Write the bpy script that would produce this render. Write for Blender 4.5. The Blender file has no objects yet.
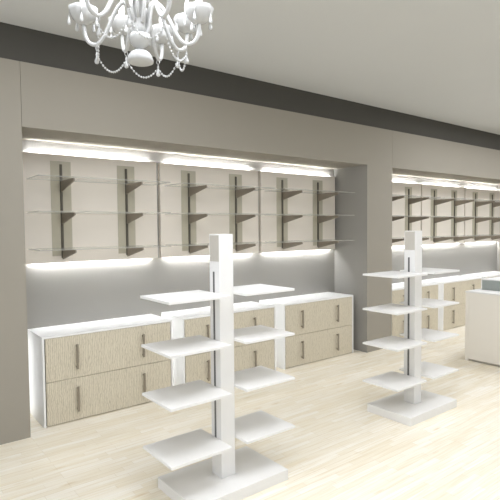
import bpy, bmesh, math, random
from mathutils import Vector, Matrix
random.seed(4)
S = bpy.context.scene
COL = S.collection
PI = math.pi

# ------------------------------------------------------------------ materials
def nodes_of(name):
    m = bpy.data.materials.new(name); m.use_nodes = True
    nt = m.node_tree
    return m, nt, nt.nodes['Principled BSDF']

def plain(name, col, rough=0.6, metal=0.0, var=0.03, scale=6.0, bump=0.0, bscale=60.0, spec=0.5):
    """paint / metal with a faint procedural mottling"""
    m, nt, b = nodes_of(name)
    N, L = nt.nodes, nt.links
    tc = N.new('ShaderNodeTexCoord')
    no = N.new('ShaderNodeTexNoise'); no.inputs['Scale'].default_value = scale
    no.inputs['Detail'].default_value = 3
    L.new(tc.outputs['Object'], no.inputs['Vector'])
    mx = N.new('ShaderNodeMix'); mx.data_type = 'RGBA'
    lo = [max(0, c * (1 - var)) for c in col]; hi = [min(1, c * (1 + var)) for c in col]
    mx.inputs[6].default_value = (*lo, 1); mx.inputs[7].default_value = (*hi, 1)
    L.new(no.outputs['Fac'], mx.inputs[0]); L.new(mx.outputs[2], b.inputs['Base Color'])
    b.inputs['Roughness'].default_value = rough
    b.inputs['Metallic'].default_value = metal
    b.inputs['Specular IOR Level'].default_value = spec
    if bump:
        n2 = N.new('ShaderNodeTexNoise'); n2.inputs['Scale'].default_value = bscale
        L.new(tc.outputs['Object'], n2.inputs['Vector'])
        bp = N.new('ShaderNodeBump'); bp.inputs['Strength'].default_value = bump
        bp.inputs['Distance'].default_value = 0.002
        L.new(n2.outputs['Fac'], bp.inputs['Height']); L.new(bp.outputs['Normal'], b.inputs['Normal'])
    return m

def floor_mat():
    m, nt, b = nodes_of('whitewashed_planks')
    N, L = nt.nodes, nt.links
    tc = N.new('ShaderNodeTexCoord')
    br = N.new('ShaderNodeTexBrick')
    br.offset = 0.37; br.offset_frequency = 3; br.squash = 0.8; br.squash_frequency = 2
    br.inputs['Scale'].default_value = 1.0
    br.inputs['Brick Width'].default_value = 0.46
    br.inputs['Row Height'].default_value = 0.05
    br.inputs['Mortar Size'].default_value = 0.0011
    br.inputs['Mortar Smooth'].default_value = 0.3
    br.inputs['Bias'].default_value = 0.0
    br.inputs['Color1'].default_value = (0.96, 0.915, 0.815, 1)
    br.inputs['Color2'].default_value = (0.885, 0.815, 0.665, 1)
    br.inputs['Mortar'].default_value = (0.74, 0.66, 0.52, 1)
    L.new(tc.outputs['Object'], br.inputs['Vector'])
    # grain streaks along the boards
    mp = N.new('ShaderNodeMapping'); mp.inputs['Scale'].default_value = (2.6, 60, 1)
    L.new(tc.outputs['Object'], mp.inputs['Vector'])
    no = N.new('ShaderNodeTexNoise'); no.inputs['Scale'].default_value = 1.0; no.inputs['Detail'].default_value = 5
    no.inputs['Distortion'].default_value = 0.6
    L.new(mp.outputs['Vector'], no.inputs['Vector'])
    cr = N.new('ShaderNodeValToRGB')
    cr.color_ramp.elements[0].position = 0.30; cr.color_ramp.elements[0].color = (0.86, 0.80, 0.68, 1)
    cr.color_ramp.elements[1].position = 0.60; cr.color_ramp.elements[1].color = (1, 1, 1, 1)
    L.new(no.outputs['Fac'], cr.inputs['Fac'])
    mx = N.new('ShaderNodeMix'); mx.data_type = 'RGBA'; mx.blend_type = 'MULTIPLY'
    mx.inputs[0].default_value = 0.7
    L.new(br.outputs['Color'], mx.inputs[6]); L.new(cr.outputs['Color'], mx.inputs[7])
    # a few knots
    mp2 = N.new('ShaderNodeMapping'); mp2.inputs['Scale'].default_value = (1.6, 7, 1)
    L.new(tc.outputs['Object'], mp2.inputs['Vector'])
    vo = N.new('ShaderNodeTexVoronoi'); vo.inputs['Scale'].default_value = 1.0
    L.new(mp2.outputs['Vector'], vo.inputs['Vector'])
    c2 = N.new('ShaderNodeValToRGB')
    c2.color_ramp.elements[0].position = 0.03; c2.color_ramp.elements[0].color = (0.80, 0.71, 0.55, 1)
    c2.color_ramp.elements[1].position = 0.12; c2.color_ramp.elements[1].color = (1, 1, 1, 1)
    L.new(vo.outputs['Distance'], c2.inputs['Fac'])
    m2 = N.new('ShaderNodeMix'); m2.data_type = 'RGBA'; m2.blend_type = 'MULTIPLY'
    m2.inputs[0].default_value = 0.8
    L.new(mx.outputs[2], m2.inputs[6]); L.new(c2.outputs['Color'], m2.inputs[7])
    L.new(m2.outputs[2], b.inputs['Base Color'])
    b.inputs['Roughness'].default_value = 0.5
    b.inputs['Specular IOR Level'].default_value = 0.3
    return m

def drawer_mat():
    """cream drawer fronts with an upright rippled grain"""
    m, nt, b = nodes_of('rippled_cream_veneer')
    N, L = nt.nodes, nt.links
    tc = N.new('ShaderNodeTexCoord')
    mp = N.new('ShaderNodeMapping'); mp.inputs['Scale'].default_value = (1, 1, 0.42)
    L.new(tc.outputs['Object'], mp.inputs['Vector'])
    wv = N.new('ShaderNodeTexWave'); wv.wave_type = 'BANDS'; wv.bands_direction = 'X'
    wv.inputs['Scale'].default_value = 19; wv.inputs['Distortion'].default_value = 6.5
    wv.inputs['Detail'].default_value = 2.5; wv.inputs['Detail Scale'].default_value = 2.2
    L.new(mp.outputs['Vector'], wv.inputs['Vector'])
    cr = N.new('ShaderNodeValToRGB')
    cr.color_ramp.elements[0].position = 0.0; cr.color_ramp.elements[0].color = (0.51, 0.455, 0.345, 1)
    cr.color_ramp.elements[1].position = 0.55; cr.color_ramp.elements[1].color = (0.675, 0.615, 0.485, 1)
    L.new(wv.outputs['Fac'], cr.inputs['Fac'])
    L.new(cr.outputs['Color'], b.inputs['Base Color'])
    bp = N.new('ShaderNodeBump'); bp.inputs['Strength'].default_value = 0.6; bp.inputs['Distance'].default_value = 0.003
    L.new(wv.outputs['Fac'], bp.inputs['Height']); L.new(bp.outputs['Normal'], b.inputs['Normal'])
    b.inputs['Roughness'].default_value = 0.5
    return m

def glass_mat(name, tint, body, veil=0.06, edge=0.5):
    """see-through pane: clear, with grazing reflection and a faint milky body"""
    m = bpy.data.materials.new(name); m.use_nodes = True
    nt = m.node_tree; N, L = nt.nodes, nt.links
    for n in list(N): N.remove(n)
    out = N.new('ShaderNodeOutputMaterial')
    tr = N.new('ShaderNodeBsdfTransparent'); tr.inputs['Color'].default_value = (*tint, 1)
    gl = N.new('ShaderNodeBsdfGlossy'); gl.inputs['Roughness'].default_value = 0.05
    df = N.new('ShaderNodeBsdfDiffuse'); df.inputs['Color'].default_value = (*body, 1)
    tl = N.new('ShaderNodeBsdfTranslucent'); tl.inputs['Color'].default_value = (*body, 1)
    lw = N.new('ShaderNodeLayerWeight'); lw.inputs['Blend'].default_value = 0.5
    pw = N.new('ShaderNodeMath'); pw.operation = 'POWER'; pw.inputs[1].default_value = 5
    ma = N.new('ShaderNodeMath'); ma.operation = 'MULTIPLY_ADD'; ma.inputs[1].default_value = edge; ma.inputs[2].default_value = 0.03
    L.new(lw.outputs['Facing'], pw.inputs[0]); L.new(pw.outputs[0], ma.inputs[0])
    m0 = N.new('ShaderNodeMixShader'); m1 = N.new('ShaderNodeMixShader'); m2 = N.new('ShaderNodeMixShader')
    m0.inputs[0].default_value = 0.5; m2.inputs[0].default_value = veil
    L.new(df.outputs[0], m0.inputs[1]); L.new(tl.outputs[0], m0.inputs[2])
    L.new(ma.outputs[0], m1.inputs[0]); L.new(tr.outputs[0], m1.inputs[1]); L.new(gl.outputs[0], m1.inputs[2])
    L.new(m1.outputs[0], m2.inputs[1]); L.new(m0.outputs[0], m2.inputs[2])
    L.new(m2.outputs[0], out.inputs['Surface'])
    return m

def glow(name, col, strength):
    m, nt, b = nodes_of(name)
    b.inputs['Base Color'].default_value = (0.8, 0.8, 0.8, 1)
    b.inputs['Emission Color'].default_value = (*col, 1)
    b.inputs['Emission Strength'].default_value = strength
    return m

LED_STRENGTH = 125.0
M = dict(
    taupe=plain('taupe_wall_paint', (0.335, 0.309, 0.259), 0.8, var=0.02, scale=2, bump=0.1, bscale=180, spec=0.2),
    niche=plain('grey_alcove_paint', (0.335, 0.322, 0.292), 0.7, var=0.02, scale=2, spec=0.2),
    dark=plain('dark_grey_band_paint', (0.092, 0.088, 0.078), 0.85, var=0.03, scale=2, spec=0.1),
    soffit=plain('soffit_light_tone', (0.33, 0.305, 0.26), 0.8, var=0.02, scale=2, spec=0.2),  # wall taupe retoned for the soffit; its tone stands in for upward light
    ceil=plain('pale_ceiling_paint', (0.62, 0.625, 0.61), 0.85, var=0.015, scale=1.5, spec=0.1),
    floor=floor_mat(),
    white=plain('white_satin_lacquer', (0.84, 0.83, 0.805), 0.45, var=0.008, scale=3, spec=0.35),
    postcap=plain('stone_beige_inlay', (0.55, 0.52, 0.46), 0.6, var=0.03, scale=40),
    cabinet=plain('white_cabinet_board', (0.88, 0.875, 0.85), 0.5, var=0.01, scale=3, spec=0.3),
    gap=plain('shadow_gap_board', (0.07, 0.065, 0.055), 0.7),
    drawer=drawer_mat(),
    bronze=plain('brushed_bronze', (0.30, 0.265, 0.21), 0.42, metal=0.55, var=0.06, scale=30),
    rail=plain('dark_bronze_rail', (0.10, 0.09, 0.07), 0.5, metal=0.4, var=0.05, scale=30),
    bracket=plain('brown_grey_bracket', (0.24, 0.205, 0.16), 0.5, metal=0.2, var=0.05, scale=20),
    panel=plain('cream_panel_laminate', (0.775, 0.715, 0.63), 0.55, var=0.015, scale=4, bump=0.05, bscale=120, spec=0.3),
    plate=plain('sage_tinted_backplate', (0.47, 0.435, 0.335), 0.35, var=0.04, scale=18),
    slot=plain('dark_steel_slot', (0.15, 0.145, 0.14), 0.4, metal=0.3),
    steel=plain('grey_steel_pin', (0.30, 0.30, 0.29), 0.4, metal=0.6),
    glass=glass_mat('clear_shelf_glass', (0.985, 0.99, 0.985), (0.85, 0.86, 0.83), 0.04, 0.35),
    glassedge=glass_mat('polished_glass_edge', (0.95, 0.96, 0.95), (0.78, 0.77, 0.71), 0.4, 0.2),
    caseglass=glass_mat('smoky_case_glass', (0.75, 0.78, 0.76), (0.72, 0.76, 0.73), 0.8, 0.3),
    counter=plain('warm_white_counter', (0.89, 0.85, 0.775), 0.5, var=0.012, scale=3, spec=0.3),
    casein=plain('grey_felt_lining', (0.50, 0.53, 0.51), 0.8),
    milk=plain('milky_white_glass', (0.50, 0.50, 0.485), 0.25, var=0.03, scale=25),
    led=glow('led_light', (0.93, 0.955, 1.0), LED_STRENGTH),
    ledup=glow('led_uplight', (0.93, 0.955, 1.0), LED_STRENGTH * 1.5),
    gapfill=glow('added_gap_fill', (0.93, 0.955, 1.0), 16.0),  # added fill for the gaps beside the cabinets
    bulb=glow('lit_candle_bulb', (1.0, 0.99, 0.96), 1.6),
    frame=plain('white_added_window_frame', (0.75, 0.75, 0.73), 0.5),
)

# ------------------------------------------------------------------ mesh helpers
def box(bm, x0, x1, y0, y1, z0, z1, bev=0.0, mi=0):
    vs = [bm.verts.new((x, y, z)) for x in (x0, x1) for y in (y0, y1) for z in (z0, z1)]
    F = [(0, 1, 3, 2), (4, 6, 7, 5), (0, 4, 5, 1), (2, 3, 7, 6), (0, 2, 6, 4), (1, 5, 7, 3)]
    fs = [bm.faces.new([vs[i] for i in f]) for f in F]
    for f in fs: f.material_index = mi
    if bev:
        es = {e for f in fs for e in f.edges}
        r = bmesh.ops.bevel(bm, geom=list(es), offset=bev, segments=2, profile=0.5, affect='EDGES')
        for f in r['faces']: f.material_index = mi
    return fs

def prism(bm, poly, axis, a, b):
    """extrude polygon of (u,v) along an axis: 'x' -> (a..b, u=y, v=z)"""
    def P(w, u, v):
        return (w, u, v) if axis == 'x' else ((u, w, v) if axis == 'y' else (u, v, w))
    A = [bm.verts.new(P(a, *p)) for p in poly]; B = [bm.verts.new(P(b, *p)) for p in poly]
    n = len(poly)
    bm.faces.new(A[::-1]); bm.faces.new(B)
    for i in range(n):
        bm.faces.new((A[i], A[(i + 1) % n], B[(i + 1) % n], B[i]))

def lathe(bm, prof, n=24, c=(0, 0, 0), flute=0, amp=0.0):
    """prof: list of (r,z); optional fluting cos(flute*angle)*amp*r"""
    rings = []
    for r, z in prof:
        if r < 1e-6:
            rings.append([bm.verts.new((c[0], c[1], c[2] + z))]); continue
        ring = []
        for k in range(n):
            t = 2 * PI * k / n
            rr = r * (1 + amp * math.cos(flute * t)) if flute else r
            ring.append(bm.verts.new((c[0] + rr * math.cos(t), c[1] + rr * math.sin(t), c[2] + z)))
        rings.append(ring)
    for A, B in zip(rings, rings[1:]):
        for k in range(n):
            k2 = (k + 1) % n
            if len(A) == 1 and len(B) == 1: continue
            if len(A) == 1: bm.faces.new((A[0], B[k2], B[k]))
            elif len(B) == 1: bm.faces.new((A[k], A[k2], B[0]))
            else: bm.faces.new((A[k], A[k2], B[k2], B[k]))
    for end in (rings[0], rings[-1]):
        if len(end) > 1:
            bm.faces.new(end)

def tube(bm, pts, rad, n=10):
    pts = [Vector(p) for p in pts]
    if not hasattr(rad, '__len__'): rad = [rad] * len(pts)
    rings = []; ref = Vector((0, 0, 1))
    t0 = (pts[1] - pts[0]).normalized()
    if abs(t0.dot(ref)) > 0.95: ref = Vector((1, 0, 0))
    u = t0.cross(ref).normalized()
    for i, p in enumerate(pts):
        t = (pts[min(i + 1, len(pts) - 1)] - pts[max(i - 1, 0)]).normalized()
        u = (u - t * u.dot(t)).normalized(); v = t.cross(u)
        rings.append([bm.verts.new(p + (u * math.cos(2 * PI * k / n) + v * math.sin(2 * PI * k / n)) * rad[i]) for k in range(n)])
    for A, B in zip(rings, rings[1:]):
        for k in range(n):
            bm.faces.new((A[k], A[(k + 1) % n], B[(k + 1) % n], B[k]))
    bm.faces.new(rings[0][::-1]); bm.faces.new(rings[-1])

def bead(bm, p, r, stretch=1.0):
    lathe(bm, [(0, r * stretch), (r * .7, r * .7 * stretch), (r, 0), (r * .7, -r * .7 * stretch), (0, -r * stretch)], 6, p)

def smooth_curve(pts, per=6):
    """Catmull-Rom through pts"""
    P = [Vector(p) for p in pts]; P = [2 * P[0] - P[1]] + P + [2 * P[-1] - P[-2]]
    out = []
    for i in range(1, len(P) - 2):
        for s in range(per):
            t = s / per
            out.append(0.5 * ((2 * P[i]) + (P[i + 1] - P[i - 1]) * t + (2 * P[i - 1] - 5 * P[i] + 4 * P[i + 1] - P[i + 2]) * t * t
                              + (3 * P[i] - P[i - 1] - 3 * P[i + 1] + P[i + 2]) * t ** 3))
    out.append(P[-2]); return out

def obj(name, bm, mat, parent=None, smooth=False):
    me = bpy.data.meshes.new(name)
    bmesh.ops.recalc_face_normals(bm, faces=bm.faces[:])
    if smooth:
        for f in bm.faces: f.smooth = True
    bm.to_mesh(me); bm.free()
    for m in (mat if isinstance(mat, (list, tuple)) else [mat]): me.materials.append(m)
    o = bpy.data.objects.new(name, me); COL.objects.link(o)
    if parent: o.parent = parent
    return o

def boxobj(name, dims, mat, parent=None, bev=0.0):
    bm = bmesh.new(); box(bm, *dims, bev=bev)
    return obj(name, bm, mat, parent)

def tag(o, label, cat, group=None):
    o['label'] = label; o['category'] = cat
    if group: o['group'] = group
    return o

def thing(name, loc, label, cat, group=None):
    o = bpy.data.objects.new(name, None); COL.objects.link(o)
    o.empty_display_size = 0.1; o.location = loc
    return tag(o, label, cat, group)

def copy_tree(o, parent=None):
    c = o.copy(); COL.objects.link(c)
    if parent: c.parent = parent
    for ch in list(o.children): copy_tree(ch, c)
    return c

def dup(o, loc, label):
    c = copy_tree(o); c.location = loc; c['label'] = label
    return c

def struct(name, bm, mat):
    o = obj(name, bm, mat); o['kind'] = 'structure'
    return o

# ------------------------------------------------------------------ the room
D = 0.579                      # alcove depth
H = 2.50                       # alcove soffit height
ZW = 3.008                     # top of the taupe wall
ZC = 3.28                      # ceiling
X1, X2 = 4.245, 4.784          # pillar between the alcoves
X3 = X2 + 4.245                # end of far alcove
XL, XR, YR = -3.6, 10.2, -7.4  # room limits
G = 0.0015

bm = bmesh.new(); box(bm, XL, XR, YR, D + .12, -0.06, 0.0); struct('floor', bm, M['floor'])
bm = bmesh.new(); box(bm, XL, XR, YR, D + .12, ZC, ZC + .08); struct('ceiling', bm, M['ceil'])

# back wall: piers and headers in taupe, the alcove backs in grey
bm = bmesh.new()
box(bm, XL, -G, 0, D, 0, ZW)                                           # left pier
# first bay: header + pier as one bent slab
prism(bm, [(G, H), (X1, H), (X1, 0), (X2 - G, 0), (X2 - G, ZW), (G, ZW)], 'y', 0, D)
prism(bm, [(X2 + G, H), (X3, H), (X3, 0), (XR, 0), (XR, ZW), (X2 + G, ZW)], 'y', 0, D)
box(bm, XL, XR, D, D + .12, 0, ZC, mi=1)
bm.normal_update()
for fc in bm.faces:
    c = fc.calc_center_median()
    if abs(c.y - D / 2) < .01:
        if abs(fc.normal.z) > .9 and abs(c.z - H) < .01: fc.material_index = 2
        elif abs(fc.normal.x) > .9 and c.z < H and XL + 1 < c.x < XR - 1: fc.material_index = 1
struct('wall_back', bm, [M['taupe'], M['niche'], M['soffit']])
bm = bmesh.new(); box(bm, XL, XR, 0.004, D, ZW, ZC); struct('trim_1', bm, M['dark'])
bm = bmesh.new(); box(bm, .001, X1 - .001, D - .008, D - .0005, H - .008, H - .0005); struct('trim_shadow_line_2', bm, M['taupe'])  # thin strip added to draw the shadow line under the soffit
bm = bmesh.new(); box(bm, X2 + .003, X3 - .001, D - .008, D - .0005, H - .008, H - .0005); struct('trim_shadow_line_3', bm, M['taupe'])  # same added shadow-line strip, far alcove
bm = bmesh.new(); box(bm, XR, XR + .12, YR, D + .12, 0, ZC); struct('wall_right', bm, M['taupe'])
# unseen left and front walls; their shop windows are added for fill light
def wall_with_added_windows(axis, pos, a0, a1, spans, z0, z1, name):
    bm = bmesh.new()
    cuts = [a0] + [c for s in spans for c in s] + [a1]
    def b(u0, u1, w0, w1):
        if axis == 'x': box(bm, pos - .12, pos, u0, u1, w0, w1)
        else: box(bm, u0, u1, pos - .12, pos, w0, w1)
    for i in range(0, len(cuts), 2): b(cuts[i], cuts[i + 1], 0, ZC)
    for s in spans:
        b(s[0], s[1], 0, z0); b(s[0], s[1], z1, ZC)
    struct(name, bm, M['taupe'])
WL = [(-5.8, -3.4), (-3.1, -.7)]
WF = [(-3.0, 0.2), (0.6, 3.8), (4.2, 7.4)]
wall_with_added_windows('x', XL, YR, D + .12, WL, 0.25, 3.0, 'wall_left')
wall_with_added_windows('y', YR, XL, XR, WF, 0.25, 3.0, 'wall_front')
def added_window_frame(name, axis, pos, s, z0, z1):
    bm = bmesh.new(); t = .05
    def b(u0, u1, w0, w1):
        if axis == 'x': box(bm, pos - .09, pos - .03, u0, u1, w0, w1)
        else: box(bm, u0, u1, pos - .09, pos - .03, w0, w1)
    b(s[0], s[0] + t, z0, z1); b(s[1] - t, s[1], z0, z1)
    b(s[0] + t, s[1] - t, z0, z0 + t); b(s[0] + t, s[1] - t, z1 - t, z1)
    m = (s[0] + s[1]) / 2; b(m - t / 2, m + t / 2, z0 + t, z1 - t)
    struct(name, bm, M['frame'])
for i, s in enumerate(WL): added_window_frame(f'added_window_{i+1}', 'x', XL, s, .25, 3.0)
for i, s in enumerate(WF): added_window_frame(f'added_window_{i+3}', 'y', YR, s, .25, 3.0)

# ------------------------------------------------------------------ drawer cabinets
CW, CH, CY0, CY1 = 1.24, 0.777, 0.115, 0.5775
def make_cabinet(loc, label):
    t = thing('drawer_cabinet', loc, label, 'cabinet', 'white two-drawer cabinets in the alcoves')
    d = CY1 - CY0
    bm = bmesh.new(); s = .017
    box(bm, 0, s, 0, d, 0, CH - s, .0012); box(bm, CW - s, CW, 0, d, 0, CH - s, .0012)
    box(bm, 0, CW, 0, d, CH - s, CH, .0015)
    box(bm, s, CW - s, .03, d, 0.0, .008); box(bm, s, CW - s, d - .01, d, .008, CH - s)
    obj('carcass', bm, M['cabinet'], t)
    bm = bmesh.new(); box(bm, s, CW - s, .023, .032, .008, CH - s); obj('gap_shade_board', bm, M['gap'], t)  # near-black board; its colour stands in for shade in the drawer gaps
    boxobj('emissive_strip', (-.110, -.085, d - .010, d + .001, .02, CH - .03), M['gapfill'], t)  # added glow to brighten the cabinet sides; no known lamp
    for z0, z1 in ((.384, CH - s - .004), (.008, .380)):
        dr = boxobj('drawer', (s + .009, CW - s - .007, 0.001, .022, z0, z1), M['drawer'], t, .0015)
        zc = (z0 + z1) / 2 + .003
        for hx in (.285, .915):
            bm = bmesh.new()
            box(bm, hx - .0105, hx + .0105, -.034, -.022, zc - .11, zc + .11, .003)
            for q in (-.092, .092):
                box(bm, hx - .0065, hx + .0065, -.024, .003, zc + q - .0065, zc + q + .0065, .002)
            obj('handle', bm, M['bronze'], dr)
    return t
cab_x = [0.137, 1.496, 2.864]
cab_labels = ['white cabinet with two cream rippled drawers, leftmost against the left pier',
              'white cabinet with two cream drawers half hidden behind the nearest display tower',
              'white cabinet with two cream drawers beside the pillar in the near alcove']
cab0 = make_cabinet((cab_x[0], CY0, 0), cab_labels[0])
for x, l in zip(cab_x[1:], cab_labels[1:]): dup(cab0, (x, CY0, 0), l)
far_labels = ['white drawer cabinet in the far alcove, partly behind the second tower post',
              'white drawer cabinet in the far alcove, between second tower and sales counter',
              'white drawer cabinet in the far right corner, almost hidden behind the counter']
for x, l in zip(cab_x, far_labels): dup(cab0, (x + 4.79, CY0, 0), l)

# ------------------------------------------------------------------ wall panels with brackets
PW, PF = 1.338, 0.526
PZ0, PZ1 = 1.375, 2.380
SH = (2.134, 1.834, 1.504)
def make_panel(loc, label):
    t = thing('wall_panel', loc, label, 'wall panel', 'cream back-lit panels above the cabinets')
    h = PW / 2
    bm = bmesh.new(); box(bm, -h, h, 0, .022, PZ0, PZ1, .002)
    for q in (-1, 1): box(bm, min(q * h, q * (h - .014)), max(q * h, q * (h - .014)), .0205, .047, PZ0, PZ1)
    obj('board', bm, M['panel'], t)
    bm = bmesh.new(); box(bm, -.3, -.26, .022, D - PF, 1.5, 2.26); box(bm, .26, .3, .022, D - PF, 1.5, 2.26)
    obj('batten', bm, M['gap'], t)
    for z0, z1 in ((PZ1 - .034, PZ1 - .022), (PZ0 + .018, PZ0 + .030)):
        up = z0 > 2
        boxobj('emissive_strip', (-h + .07, h - .07, .0225, .034 if up else .040, z0, z1), M['ledup' if up else 'led'], t)
    for s in (-1, 1):
        x = s * .322
        boxobj('backplate', (x - .093, x + .093, -.004, .002, 1.437, 2.318), M['plate'], t, .001)
        bm = bmesh.new(); box(bm, x - .011, x + .011, -.016, 0, 1.418, 2.29, .002)
        ra = obj('bracket_rail', bm, M['rail'], t)
        for z in SH:
            bm = bmesh.new()
            prism(bm, [(-.012, z), (-.370, z), (-.370, z - .024), (-.012, z - .10)], 'x', x - .006, x + .006)
            obj('bracket', bm, M['bracket'], t)
    return t
pan_c = [0.775, 2.152, 3.531]
pl = ['cream wall panel with two bracket rails, leftmost in the near alcove',
      'cream wall panel with two bracket rails, behind the top of the nearest tower',
      'cream wall panel with two bracket rails, last before the pillar in the near alcove']
pan0 = make_panel((pan_c[0], PF, 0), pl[0])
for c, l in zip(pan_c[1:], pl[1:]): dup(pan0, (c, PF, 0), l)
pf = ['cream wall panel first past the pillar in the far alcove',
      'cream wall panel in the middle of the far alcove',
      'cream wall panel at the far right end of the far alcove']
POFF = 4.835
for c, l in zip(pan_c, pf): dup(pan0, (c + POFF, PF, 0), l)

def make_shelf():
    bm = bmesh.new(); box(bm, -.62, .62, .13 - PF, -.017, 0, .010, .0008)
    bm.normal_update()
    for f in bm.faces: f.material_index = 0 if abs(f.normal.z) > .9 else 1
    return obj('glass_shelf', bm, [M['glass'], M['glassedge']])
lv = ['top', 'middle', 'bottom']
where = ['leftmost panel of the near alcove', 'panel behind the nearest tower in the near alcove', 'panel beside the pillar in the near alcove',
         'first panel past the pillar in the far alcove', 'middle panel of the far alcove', 'rightmost panel of the far alcove']
sh0 = None
for i, c in enumerate(pan_c + [c + POFF for c in pan_c]):
    for k, z in enumerate(SH):
        if sh0 is None: s = sh0 = make_shelf()
        else: s = sh0.copy(); COL.objects.link(s)
        s.location = (c - .007, PF, z)
        tag(s, f'{lv[k]} clear glass shelf on the {where[i]}', 'shelf', 'glass shelves on the wall panels')

# ------------------------------------------------------------------ display towers
def make_tower(loc, label):
    t = thing('display_tower', loc, label, 'display stand', 'white display towers with square shelves')
    boxobj('base', (-.364, .364, -.229, .229, 0, .071), M['white'], t, .002)
    hw = .0545
    boxobj('post', (-hw, hw, -.0555, .0555, .071, 1.645), M['white'], t, .0015)
    for s in (-1, 1):
        x0, x1 = (-hw - .0015, -hw + .002) if s < 0 else (hw - .002, hw + .0015)
        boxobj('inlay', (x0, x1, -.052, .048, 1.472, 1.638), M['postcap'], t)
        boxobj('slot_track', (x0, x1, -.001, .017, .31, 1.405), M['slot'], t)
        for z in (1.272, .967, .663, .326):
            if s < 0: sx = (-.485, -hw - .003)
            else: sx = (hw + .003, .473)
            sh = boxobj('shelf', (*sx, -.184, .184, z - .016, z), M['white'], t, .0015)
            bm = bmesh.new(); a = s * hw; b2 = s * (hw + .03)
            box(bm, min(a - s * .002, b2), max(a - s * .002, b2), -.008, .008, z - .032, z - .0155, .002)
            obj('shelf_pin', bm, M['steel'], sh)
    return t
tw = make_tower((.803, -1.585, 0), 'white display tower with eight square shelves, nearest, left of centre')
dup(tw, (.803 + 2.118, -1.585, 0), 'white display tower with eight square shelves, further away beside the counter')

# ------------------------------------------------------------------ counter with glass case
t = thing('sales_counter', (4.885, -1.02, 0), 'warm white sales counter cut by the right edge of the picture', 'counter')
boxobj('end_panel', (0, .86, -.04, 0, 0, .855), M['counter'], t, .0015)
boxobj('front_panel', (0, .02, -2.2, -.041, .028, .855), M['counter'], t, .0015)
boxobj('plinth', (.03, .84, -2.18, -.041, 0, .028), M['postcap'], t)
boxobj('worktop', (-.002, .865, -2.2, .004, .8555, .873), M['white'], t, .0015)
boxobj('back_panel', (.84, .86, -2.2, -.041, .028, .855), M['counter'], t, .0015)
c = thing('display_case', (5.172, -1.082, .873), 'low glass-fronted display case with a white top on the counter', 'display case')
boxobj('glass_front', (0, .006, -1.9, 0, 0, .122), M['caseglass'], c)
boxobj('lid', (-.003, .5, -1.9, .003, .1225, .134), M['white'], c, .0015)
boxobj('back_board', (.48, .495, -1.9, 0, 0, .122), M['casein'], c)
boxobj('end_board', (.0065, .479, -.012, 0, 0.007, .122), M['casein'], c)
boxobj('floor_board', (.0065, .479, -1.9, -.0125, 0, .006), M['casein'], c)

# ------------------------------------------------------------------ chandelier
CX, CY, CZ = .181, -1.75, 2.838
ch = thing('chandelier', (CX, CY, CZ), 'white glass chandelier with candle arms, drops and bead chains hanging from the ceiling', 'chandelier')
bm = bmesh.new()   # turned stem
lathe(bm, [(.012, .40), (.012, .34), (.03, .32), (.035, .28), (.018, .25), (.016, .20), (.04, .175), (.045, .15), (.022, .125), (.020, .10),
           (.050, .082), (.058, .066), (.050, .055), (.036, .045), (.031, .02), (.030, -.03), (.031, -.09), (.034, -.125)], 32, flute=8, amp=.05)
obj('stem', bm, M['milk'], ch, True)
bm = bmesh.new()
lathe(bm, [(0, ZC - CZ - .0005), (.065, ZC - CZ - .0005), (.06, ZC - CZ - .02), (.03, ZC - CZ - .035), (.008, ZC - CZ - .045), (.006, .395), (0, .395)], 24)
obj('ceiling_rose', bm, M['milk'], ch, True)
bm = bmesh.new()
lathe(bm, [(.03, -.118), (.050, -.122), (.058, -.14), (.052, -.165), (.032, -.188), (.012, -.197), (.012, -.205)], 28, flute=10, amp=.02)
obj('hub_bowl', bm, M['milk'], ch, True)
bm = bmesh.new()
lathe(bm, [(.010, -.200), (.030, -.206), (.050, -.218), (.063, -.236), (.070, -.258), (.068, -.268), (.052, -.274), (.02, -.278), (0, -.278)], 32)
obj('bottom_dome', bm, M['milk'], ch, True)

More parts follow.
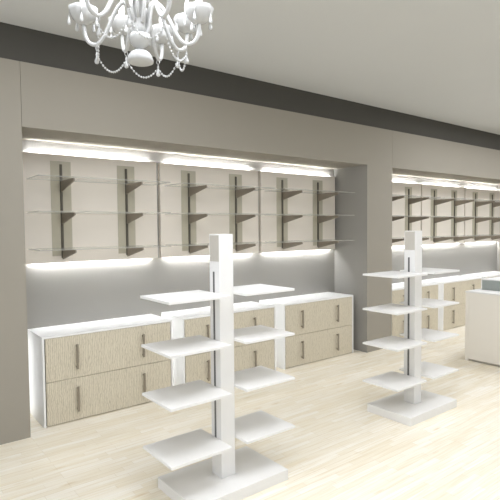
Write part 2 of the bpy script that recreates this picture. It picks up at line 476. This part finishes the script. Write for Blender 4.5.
RA = .315
arm_prof = [(.028, -.128), (.044, -.10), (.052, -.05), (.062, .015), (.085, .042), (.112, .028), (.145, -.02), (.172, -.075),
            (.205, -.135), (.245, -.168), (.285, -.155), (.308, -.115), (RA, -.055)]
def arm_points(): return smooth_curve([(r, 0, z) for r, z in arm_prof], 4)
def drop(bm, x, z, L, r):
    lathe(bm, [(0, 0), (r * .25, -.12 * L), (r * .45, -.3 * L), (r * .85, -.58 * L), (r, -.74 * L), (r * .8, -.9 * L), (0, -L)], 10, (x[0], x[1], z))
def make_arm():
    bm = bmesh.new(); tube(bm, arm_points(), .0108, 10)
    a = obj('arm', bm, M['milk'], ch, True)
    bm = bmesh.new()
    lathe(bm, [(0, -.060), (.018, -.059), (.042, -.046), (.062, -.024), (.073, .002), (.077, .024), (.073, .028), (.069, .004), (.056, -.019), (.032, -.038), (0, -.047)],
          32, (RA, 0, 0), flute=8, amp=.03)
    obj('cup', bm, M['milk'], a, True)
    bm = bmesh.new()
    lathe(bm, [(.013, -.044), (.013, .028), (.010, .03), (.010, .034)], 14, (RA, 0, 0))
    obj('candle_tube', bm, M['milk'], a, True)
    bm = bmesh.new()
    lathe(bm, [(.010, .034), (.016, .055), (.0175, .08), (.013, .11), (.006, .135), (0, .145)], 14, (RA, 0, 0))
    obj('candle_bulb', bm, M['bulb'], a, True)
    for k in range(5):
        th = 2 * PI * (k + .5) / 5; x = (RA + .071 * math.cos(th), .071 * math.sin(th))
        bm = bmesh.new(); tube(bm, [(x[0], x[1], .01), (x[0] + .004 * math.cos(th), x[1] + .004 * math.sin(th), -.02)], .0015, 5)
        drop(bm, (x[0] + .004 * math.cos(th), x[1] + .004 * math.sin(th)), -.018, .058, .0105)
        obj('glass_drop', bm, M['milk'], a, True)
    bm = bmesh.new()   # ring, wire and drop under the arm's lowest point
    tube(bm, [(.245, .006, -.177), (.245, .009, -.192), (.245, 0, -.204), (.245, -.009, -.192), (.245, -.006, -.177)], .0026, 6)
    tube(bm, [(.245, 0, -.203), (.245, 0, -.222)], .0018, 5)
    bead(bm, (.245, 0, -.212), .0055); bead(bm, (.245, 0, -.221), .007); drop(bm, (.245, 0), -.222, .050, .013)
    obj('pendant', bm, M['milk'], a, True)
    return a
A0 = -38.0                              # azimuth of the view's right-hand side
arms = [(5, 0), (44, .025), (78, 0), (121, .04), (172, .008), (228, .07), (270, .09), (310, .06)]
arm0 = make_arm()
for k, (deg, dz) in enumerate(arms):
    a = arm0 if k == 0 else copy_tree(arm0, ch)
    a.rotation_euler = (0, 0, math.radians(A0 + deg)); a.location = (0, 0, dz)
for k, (deg, dz) in enumerate(arms):    # bead chains swagged from pendant to pendant
    d2, z2 = arms[(k + 1) % len(arms)]
    t1, t2 = math.radians(A0 + deg), math.radians(A0 + d2)
    p = Vector((.245 * math.cos(t1), .245 * math.sin(t1), -.222 + dz)); q = Vector((.245 * math.cos(t2), .245 * math.sin(t2), -.222 + z2))
    L0 = (p - q).length; n = max(9, round((L0 + .05) / .0175)); sag = .045 + .17 * L0
    bm = bmesh.new()
    tube(bm, [p.lerp(q, i / 12) - Vector((0, 0, sag * (1 - (i / 6 - 1) ** 2))) for i in range(13)], .0014, 5)
    for i in range(1, n):
        w = i / n; v = p.lerp(q, w); v.z -= sag * (1 - (2 * w - 1) ** 2)
        bead(bm, v, .0068, 1.0)
    obj('bead_chain', bm, M['milk'], ch, True)

# ------------------------------------------------------------------ light
def area(name, loc, rot, sx, sy, power, col=(1, .97, .92)):
    l = bpy.data.lights.new(name, 'AREA'); l.shape = 'RECTANGLE'; l.size = sx; l.size_y = sy
    l.energy = power; l.color = col
    o = bpy.data.objects.new(name, l); COL.objects.link(o); o.location = loc; o.rotation_euler = rot
    return o
FILL_W, WIN_FILL_L, WIN_FILL_F = 19, 58, 14
fill_spots = [(x, y) for y in (-2.95, -4.3, -5.7) for x in (-1.0, .4, 1.8, 3.2, 4.6, 6.0, 7.4, 8.8)]
fill_spots += [(x, -1.45) for x in (-.2, .7, 5.7, 7.1, 8.5)]
fill_spots += [(1.45, -2.4), (.1, -2.0)]
for x, y in fill_spots:
    area('added_ceiling_fill', (x, y, ZC - .012), (0, 0, 0), .6, .6, FILL_W * (1.4 if y in (-2.4, -2.0) else 1.8 if y == -1.45 and x > 2 else .6 if y == -1.45 else (1.0 if x < 1 else .4 if 1 < x < 4 else .9) * (1.15 if y == -2.95 else .6)), (.90, .93, 1.0))  # added overhead fill, out of view; no such fixtures are known
for s in WL: area('added_window_fill', (XL - .2, (s[0] + s[1]) / 2, 1.62), (0, -PI / 2, 0), 2.7, s[1] - s[0] - .1, WIN_FILL_L, (.87, .915, 1))  # added fill outside the invented windows, left and front
for s in WF: area('added_window_fill', ((s[0] + s[1]) / 2, YR - .2, 1.62), (PI / 2, 0, 0), s[1] - s[0] - .1, 2.7, WIN_FILL_F, (.87, .915, 1))
w = bpy.data.worlds.new('world'); S.world = w; w.use_nodes = True
w.node_tree.nodes['Background'].inputs[0].default_value = (.88, .92, 1, 1)
w.node_tree.nodes['Background'].inputs[1].default_value = .3

# ------------------------------------------------------------------ camera
cd = bpy.data.cameras.new('camera'); cam = bpy.data.objects.new('camera', cd); COL.objects.link(cam)
cd.sensor_width = 36; cd.sensor_fit = 'HORIZONTAL'; cd.lens = 495.1 * 36 / 500; cd.clip_start = .05
r = Vector((0.78850368, -0.61496399, -0.00901366)); u = Vector((0.03452086, 0.02962042, 0.99896493)); f = Vector((0.61406047, 0.78799868, -0.04458489))
m = Matrix((r, u, -f)).transposed().to_4x4(); m.translation = (-1.0143, -4.2199, 1.6835)
cam.matrix_world = m
S.camera = cam

S.view_settings.view_transform = 'Standard'; S.view_settings.look = 'None'
S.view_settings.gamma = 1; S.view_settings.use_curve_mapping = False
S.view_settings.exposure = -0.47
